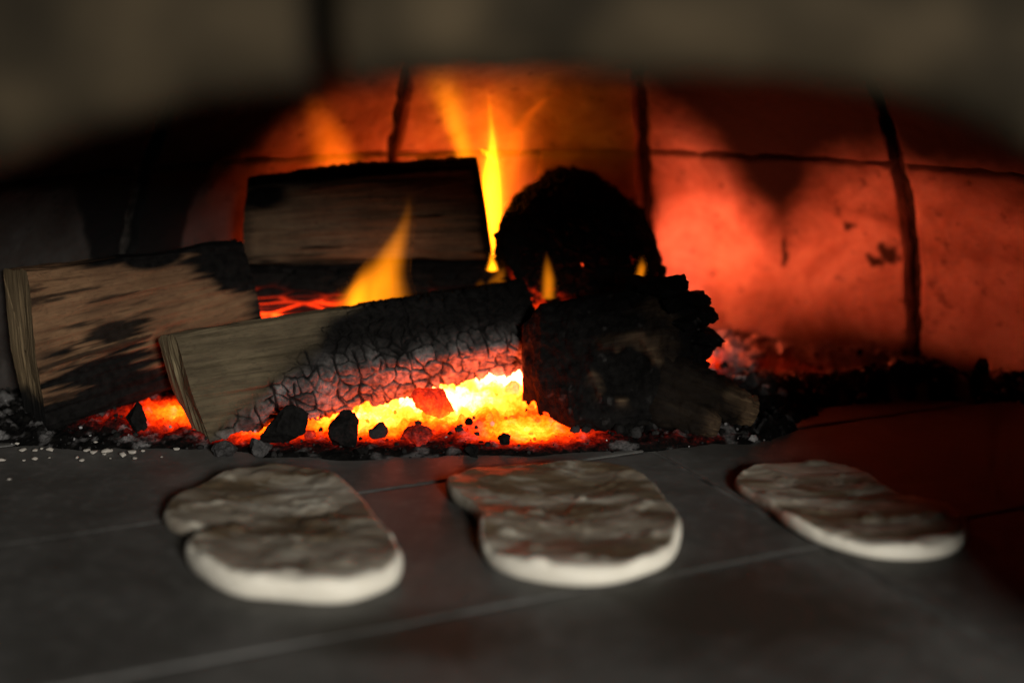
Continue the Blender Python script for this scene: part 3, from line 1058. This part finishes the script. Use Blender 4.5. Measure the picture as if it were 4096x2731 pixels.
# bigger coals one can count
COALS = [
    ((-.170, 1.022), (.0185, .013, .0165), 0.0, .01, 21, 'square black coal in front of the front log'),
    ((-.124, 1.020), (.0125, .011, .0160), 0.05, .01, 34, 'upright black coal in front of the embers, right of the square one'),
    ((-.060, 1.068), (.0200, .016, .0150), .58, .05, 47, 'large red-hot coal among yellow embers under the front log'),
    ((-.074, 1.024), (.0160, .011, .0105), .30, .05, 58, 'rough dark red coal below the large red-hot coal'),
    ((-.030, 1.006), (.0090, .008, .0060), 0.0, .01, 63, 'low black coal behind the middle bread'),
    ((-.005, 1.020), (.0065, .006, .0050), 0.0, .01, 66, 'small black coal lying on the orange embers near the stump'),
    ((-.289, 1.052), (.0095, .008, .0150), 0.0, .01, 71, 'small pointed black coal at the glowing patch between left log and front log'),
    ((-.188, 1.008), (.0110, .009, .0085), 0.0, .12, 83, 'small grey coal in front of the left end of the glow'),
    ((-.212, 1.008), (.0100, .008, .0070), 0.0, .14, 91, 'ash-grey coal at the foot of the front log'),
    ((-.112, 1.000), (.0065, .006, .0045), 0.0, .01, 97, 'small black coal just behind the left bread'),
    ((.190, 1.262), (.0130, .012, .0110), .10, .85, 103, 'pale ash-covered coal beside the stump against the red wall'),
    ((.245, 1.235), (.0120, .010, .0100), .12, .75, 107, 'second pale ash-covered coal from the stump along the wall'),
    ((.215, 1.215), (.0120, .009, .0070), .10, .80, 109, 'flat whitish coal in front of the ash bank near the branch tip'),
    ((.400, 1.172), (.0065, .006, .0110), 0.0, .10, 113, 'dark pointed coal on the ash bank at the far right'),
    ((.330, 1.222), (.0150, .011, .0130), 0.0, .25, 117, 'dark coal on the ash bank below the rightmost wall joint'),
]
for (x, y), scl, ht, ash_, sd, lab in COALS:
    scl = tuple(1.05 * q for q in scl)
    v, f, a = chunk_mesh('coal', 5, scl, None, sd, .38, 1.5)
    v = v + .0012 * np.stack([fbm(v + x, 300, 3, 5), fbm(v + x, 300, 3, 6), fbm(v + x, 300, 3, 7)], -1)
    zz, ib = zat(np.array(x), np.array(y))
    o = link('coal', make_mesh('coal', v, f, M['ember'], {'hotness': np.full(len(v), ht) * (1.15 - .45 * sstep(-scl[2], scl[2], v[:, 2])), 'ash': ash_ * (.5 + .5 * sstep(-.2, .4, fbm(v + x, 220, 3, 8)))}),
             label=lab, cat='coal', group='large coals in the fire')
    o.location = (x, y, max(float(zz), 0) + scl[2] * .62)

# pale crumbs of ash on the hearth at the left
CR = [(-.365, 1.014), (-.356, 1.013), (-.346, 1.015), (-.353, 1.018), (-.317, 1.013), (-.311, 1.008), (-.302, 1.011), (-.3, 1.014), (-.302, 1.004), (-.282, 1.008), (-.288, 1.003),
      (-.275, 1.012), (-.277, .995), (-.251, 1.016), (-.373, .99), (-.35, .993), (-.314, .99), (-.34, .996), (-.32, .997), (-.375, 1.03), (-.357, .99), (-.258, .998), (-.353, .948), (-.315, 1.029), (-.295, .995)]
CS = [1.1, 1, 1.1, .6, 1, 1.2, 1.3, .7, .8, 1.5, 1.3, .7, .8, 1.1, 1, .9, .9, .5, .6, .7, .5, .5, .5, .7, .4]
for k, ((x, y), q) in enumerate(zip(CR, CS)):
    if k < 4:
        v, f, a = chunk_mesh('ash_crumb', 2, (.0022, .0019, .0014), None, 200 + k, .3, 1.5)
        cm = make_mesh('ash_crumb', v, f, M['crumb'])
        CMS = [cm] if k == 0 else CMS + [cm]
    zz, ib = zat(np.array(x), np.array(y))
    o = link('ash_crumb', CMS[k % len(CMS)], label='pale crumb of ash on the hearth at the far left, before the left log', cat='ash crumb', group='pale ash crumbs at the left')
    o.location = (x, y, max(float(zz), .0008) + .0006 * q)
    o.scale = (q * 1.7, q * 1.3, q * 1.2)
    o.rotation_euler = (0, 0, random.uniform(0, 6.28))

# ------------------------------------------------------------------ flatbreads
BREADS = [
    ([(-0.2116, 0.9093), (-0.2018, 0.9268), (-0.186, 0.9387), (-0.1626, 0.9437), (-0.1378, 0.9394), (-0.1194, 0.9247), (-0.1069, 0.9047), (-0.096, 0.8826), (-0.0873, 0.8561), (-0.078, 0.8314), (-0.0679, 0.8048), (-0.0626, 0.7789), (-0.0652, 0.7599), (-0.0755, 0.7489), (-0.0866, 0.7382), (-0.1008, 0.7347), (-0.1158, 0.7377), (-0.1358, 0.7412), (-0.1534, 0.7436), (-0.171, 0.7581), (-0.188, 0.7789), (-0.2003, 0.8035), (-0.1830, 0.8300), (-0.209, 0.8400), (-0.2221, 0.8521), (-0.2275, 0.8694), (-0.2241, 0.887)],
     'left flatbread with a notch in its left edge', .0142),
    ([(-0.0481, 0.9218), (-0.035, 0.9385), (-0.0079, 0.9482), (0.0226, 0.951), (0.0472, 0.9553), (0.0746, 0.951), (0.0915, 0.9351), (0.1006, 0.9057), (0.1036, 0.8786), (0.1091, 0.8561), (0.1038, 0.8174), (0.0942, 0.79), (0.0773, 0.775), (0.0561, 0.7618), (0.0384, 0.7593), (0.0186, 0.7643), (-0.0015, 0.7737), (-0.0158, 0.7933), (-0.0208, 0.8174), (-0.0208, 0.839), (-0.0215, 0.8588), (-0.0290, 0.8786), (-0.043, 0.8995)],
     'middle flatbread, wide at the back and narrowing forward, in front of the embers', .0125),
    ([(0.1513, 0.9237), (0.1619, 0.9423), (0.1792, 0.9552), (0.2022, 0.9632), (0.2236, 0.9618), (0.2399, 0.9519), (0.2506, 0.9329), (0.2559, 0.9119), (0.2677, 0.8949), (0.2841, 0.8813), (0.2916, 0.8633), (0.2864, 0.8353), (0.2712, 0.8104), (0.2554, 0.8014), (0.2363, 0.7987), (0.2165, 0.8035), (0.1986, 0.8174), (0.1835, 0.8353), (0.1738, 0.8564), (0.1703, 0.8761), (0.1619, 0.8949), (0.1542, 0.9107)],
     'right flatbread lying askew in the dark right half of the hearth', .0105),
]
for bi, (out, lab, TH) in enumerate(BREADS):
    n = 220
    out = [(x, y + max(0, y - .85) * .10) for x, y in out]
    o2 = resample_loop(out, n, 1)
    for _ in range(14):
        o2 = (np.roll(o2, 1, 0) + 2 * o2 + np.roll(o2, -1, 0)) / 4
    c = o2.mean(0)
    dirs = o2 - c
    rad = np.linalg.norm(dirs, axis=1, keepdims=True)
    dn = dirs / rad
    rings = []
    tone = []
    ff_ = sstep(-.25, .75, -dn[:, 1])                      # 1 where the rim faces the oven mouth
    an_ = np.linspace(0, 2 * math.pi, n, endpoint=False)
    TA = TH * (.80 + .22 * ff_) * (1 + .22 * fbm(np.stack([np.cos(an_) * 3.2, np.sin(an_) * 3.2, an_ * 0 + bi * 5], -1), 1, 3, 270))
    rh = TA[:, None] / 2
    for k in range(56):                                   # flat top, centre to rim
        f = k / 55
        e = rad - rh * .9
        rings.append((c + dn * e * f, TA * f ** 2 + TH * .85 * (1 - f ** 2), f))
        tone.append(1.0)
    for a in np.linspace(0, 165, 22)[1:]:                  # rounded rim down to the hearth
        e = rad - rh * .9 + rh * .9 * math.sin(R(min(a, 90))) - (0 if a < 90 else rh * .5 * (1 - math.sin(R(a))))
        rings.append((c + dn * e, rh[:, 0] * (1 + math.cos(R(a))), 1.0))
        tone.append(1 - sstep(12, 34, a))
    Pb = np.stack([np.concatenate([xy, z[:, None]], 1) for xy, z, _ in rings])
    tn = np.array(tone)[:, None] * np.ones((1, n))
    q = np.stack([Pb[..., 0] * .55, Pb[..., 1] * 1.5, Pb[..., 2] * .5 + bi * 3], -1)
    hgt = np.clip(Pb[..., 2] / TH, 0, 1)
    bl_ = fbm(Pb + bi, 70, 2, 260 + bi)
    bump = .0032 * fbm(q, 30, 2, 210 + bi) + .0010 * fbm(q, 95, 3, 220 + bi) + .0020 * sstep(.15, .65, bl_)
    loc_f = np.array([r[2] for r in rings])[:, None]
    sag = -.006 * np.exp(-((loc_f - .0) / .7) ** 2)
    Pb[..., 2] += hgt * (bump + sag)
    frontness = sstep(.0, .012, Pb[..., 1] - Pb[..., 1].min() - .009 + .008 * fbm(q, 40, 2, 230 + bi))
    side = sstep(.4, .6, tn) * .0 + tn
    side = np.maximum(side, .78 * (1 - sstep(.45, .95, ff_))[None, :])  # rims off the mouth side darker: toasting plus shade put into the colour
    toast_shade = np.clip(side * (.25 + .75 * frontness) * (.92 + .3 * fbm(q, 30, 3, 240 + bi)) + .16 * (1 - tn) * (.5 + fbm(q, 50, 3, 250 + bi)), 0, 1)
    link('flatbread', make_mesh('flatbread', Pb.reshape(-1, 3), grid_faces(len(rings), n, True), M['bread'], {'toast_shade': toast_shade.ravel()}),
         label=lab, cat='bread', group='flatbreads baking on the hearth')


# ------------------------------------------------------------------ flames
def mat_flame(name, color, strength, z0, z1, zf, nscale=70):
    """burning gas: an emitting volume, streaked upward, fading towards the tip"""
    g = G(name)
    p = g.pos()
    sep = g.n('ShaderNodeSeparateXYZ')
    g.t.links.new(p, sep.inputs[0])
    mr = g.n('ShaderNodeMapRange', interpolation_type='SMOOTHSTEP')
    g.t.links.new(sep.outputs[2], mr.inputs[0])
    mr.inputs[1].default_value = zf
    mr.inputs[2].default_value = z1
    mr.inputs[3].default_value = 1.0
    mr.inputs[4].default_value = 0.0
    nz = g.noise(g.vscale(p, (1, 1, .22)), nscale, 2, 0.5, 0.3)
    nz = g.math('ADD', 0.45, g.math('MULTIPLY', nz, 1.1))
    st_ = g.math('MULTIPLY', g.math('MULTIPLY', mr.outputs[0], nz), strength)
    e = g.n('ShaderNodeEmission')
    e.inputs[0].default_value = (*color, 1)
    g.t.links.new(st_, e.inputs[1])
    o = g.n('ShaderNodeOutputMaterial')
    g.t.links.new(e.outputs[0], o.inputs['Volume'])
    return g.m


def flame_mesh(path, mat, depth=.8, nseg=48, nr=36, seed=0, wide=1.0):
    C0 = np.array([p for p, _ in path], float)
    r0 = np.array([r for _, r in path])
    tt = np.linspace(0, len(path) - 1, nseg)
    k = np.arange(len(path))
    C = np.stack([np.interp(tt, k, C0[:, j]) for j in range(3)], 1)
    rr = np.interp(tt, k, r0)
    rr = rr * wide
    for _ in range(8):
        C[1:-1] = (C[:-2] + 2 * C[1:-1] + C[2:]) / 4
        rr[1:-1] = (rr[:-2] + 2 * rr[1:-1] + rr[2:]) / 4
    C[:, 1] += .003 * np.sin(np.linspace(0, 5, nseg) + seed)
    a = np.linspace(0, 2 * math.pi, nr, endpoint=False)
    tw = np.linspace(0, 1.2, nseg)[:, None]
    ox = np.cos(a)[None] * rr[:, None]
    sec = np.sign(np.sin(a)) * (np.cos(np.cos(a) * math.pi / 2) ** 2.6)
    oy = sec[None] * np.minimum(rr[:, None] * depth, .012) * 1.15
    Pf = np.stack([C[:, 0:1] + ox + 0 * oy, C[:, 1:2] + oy, C[:, 2:3] + 0 * ox], -1)
    V_ = np.concatenate([Pf.reshape(-1, 3), Pf[:1].mean(1) , Pf[-1:].mean(1)], 0)
    F = [tuple(x) for x in grid_faces(nseg, nr, True)]
    nb = nseg * nr
    F += [(nb, j, (j + 1) % nr) for j in range(nr)]
    F += [(nb + 1, (nseg - 1) * nr + (j + 1) % nr, (nseg - 1) * nr + j) for j in range(nr)]
    v_ = V_
    a0, b0, c0 = (v_[F[nr * (nseg // 2)][k]] for k in range(3))
    mid = C[nseg // 2]
    if np.cross(b0 - a0, c0 - a0) @ (a0 - mid) < 0:           # faces must look outward for the gas to fill the inside
        F = [tuple(reversed(f)) for f in F]
    return make_mesh('flame', V_, F, mat)


ORANGE = (1.0, 0.15, 0.002)
YELL = (1.0, 0.26, 0.004)
FLAMES = [
    ('tall faint orange flame rising behind the left half of the topmost log', [
        ([((-0.1519, 1.257, 0.1624), 0.0213), ((-0.1542, 1.25, 0.1927), 0.0231), ((-0.1596, 1.237, 0.2169), 0.0194), ((-0.1646, 1.222, 0.2368), 0.0144), ((-0.1678, 1.205, 0.2638), 0.0076)], ORANGE, 32, .258, .165, .7, 'flame_tongue')]),
    ('orange flame leaning left behind the right end of the topmost log', [
        ([((-0.0393, 1.265, 0.16), 0.009), ((-0.0408, 1.257, 0.1964), 0.0104), ((-0.0478, 1.245, 0.2204), 0.0123), ((-0.0545, 1.23, 0.2439), 0.016), ((-0.0619, 1.205, 0.2776), 0.0191)], YELL, 46, .295, .19, .8, 'flame_tongue')]),
    ('tallest bright yellow flame between the topmost log and the black log', [
        ([((-.0200, 1.262, .0943), .0040), ((-.0200, 1.262, .1149), .0110), ((-.0190, 1.262, .1463), .0240), ((-.0150, 1.258, .1779), .0290), ((-.0140, 1.252, .2053), .0310), ((-.0170, 1.24, .2326), .0260), ((-.0200, 1.22, .2643), .0120)], ORANGE, 72, .275, .14, .8, 'flame_tongue'),
        ([((-.0176, 1.240, .098), .0026), ((-.0190, 1.240, .1157), .0075), ((-.0196, 1.240, .147), .0125), ((-.0180, 1.240, .178), .0095), ((-.0165, 1.240, .2048), .0050), ((-.0183, 1.240, .2275), .0022), ((-.0205, 1.240, .2484), .0012)], YELL, 480, .268, .14, .9, 'flame_core'),
        ([((.0020, 1.250, .196), .0120), ((.0060, 1.244, .2150), .0120), ((.0150, 1.236, .2330), .0095), ((.0280, 1.226, .2450), .0060), ((.0420, 1.215, .2530), .0020)], ORANGE, 16, .262, .23, .8, 'flame_wisp'),
        ([((-.0134, 1.232, .187), .001), ((-.016, 1.232, .1931), .0017), ((-.0206, 1.232, .1984), .0022), ((-.0259, 1.232, .2015), .0020), ((-.0293, 1.232, .2022), .0009)], YELL, 900, .30, .25, 1.0, 'flame_curl')]),
    ('slanting orange flame in front of the topmost log, rising over the front log', [
        ([((-.1190, 1.166, .064), .0310), ((-.1160, 1.166, .0858), .0280), ((-.1078, 1.166, .1044), .0165), ((-.0983, 1.166, .1266), .0118), ((-.0896, 1.166, .1449), .0070), ((-.0858, 1.166, .1594), .0045), ((-.0849, 1.166, .1740), .0020)], YELL, 66, .178, .09, .45, 'flame_tongue'),
        ([((-.1339, 1.160, .068), .009), ((-.1287, 1.160, .0923), .009), ((-.1228, 1.160, .1072), .0075), ((-.1171, 1.160, .1210), .0035)], YELL, 52, .126, .08, .8, 'flame_tongue')]),
    ('small upright flame at the seam before the black log', [
        ([((.0295, 1.142, .090), .0058), ((.0301, 1.142, .1047), .0058), ((.0289, 1.142, .1192), .0036), ((.0278, 1.142, .1301), .0009)], YELL, 44, .133, .10, .9, 'flame_tongue')]),
    ('tiny flame on the top right of the stump', [
        ([((.1025, 1.118, .1128), .0038), ((.1034, 1.118, .1219), .0038), ((.104, 1.118, .1300), .0009)], YELL, 60, .131, .118, .9, 'flame_tongue')]),
    ('low pale flame licking over the right end of the front log', [
        ([((-.0153, 1.178, .086), .0073), ((-.0127, 1.178, .0968), .0072), ((-.009, 1.178, .1054), .0042), ((-.006, 1.178, .1120), .0009)], YELL, 40, .113, .09, .8, 'flame_tongue'),
        ([((-.0266, 1.176, .086), .0048), ((-.0265, 1.176, .0949), .0046), ((-.0258, 1.176, .1020), .0013)], YELL, 15, .103, .088, .8, 'flame_tongue')]),
    ('short yellow flame where the topmost log meets the black log', [
        ([((-.0167, 1.182, .1048), .0050), ((-.0165, 1.182, .1121), .0034), ((-.0178, 1.182, .1206), .0008)], YELL, 420, .125, .115, 1.0, 'flame_tongue')]),
]
for fi, (lab, parts) in enumerate(FLAMES):
    b = parts[0][0][0][0]
    root = empty('flame', b, lab, 'flame', 'flames of the fire')
    for pi, (path, colr, stg, z1, zf, dep, nm) in enumerate(parts):
        link(nm, flame_mesh(path, mat_flame('burning_gas', colr, stg, path[0][0][2], z1, zf), dep, seed=fi * 3 + pi, wide=1.35 if nm == 'flame_tongue' else 1.25 if nm == 'flame_core' else 1.0), root)

for k in ('wood_front', 'wood_left', 'wood_back', 'bark'):
    M[k].cycles.emission_sampling = 'NONE'
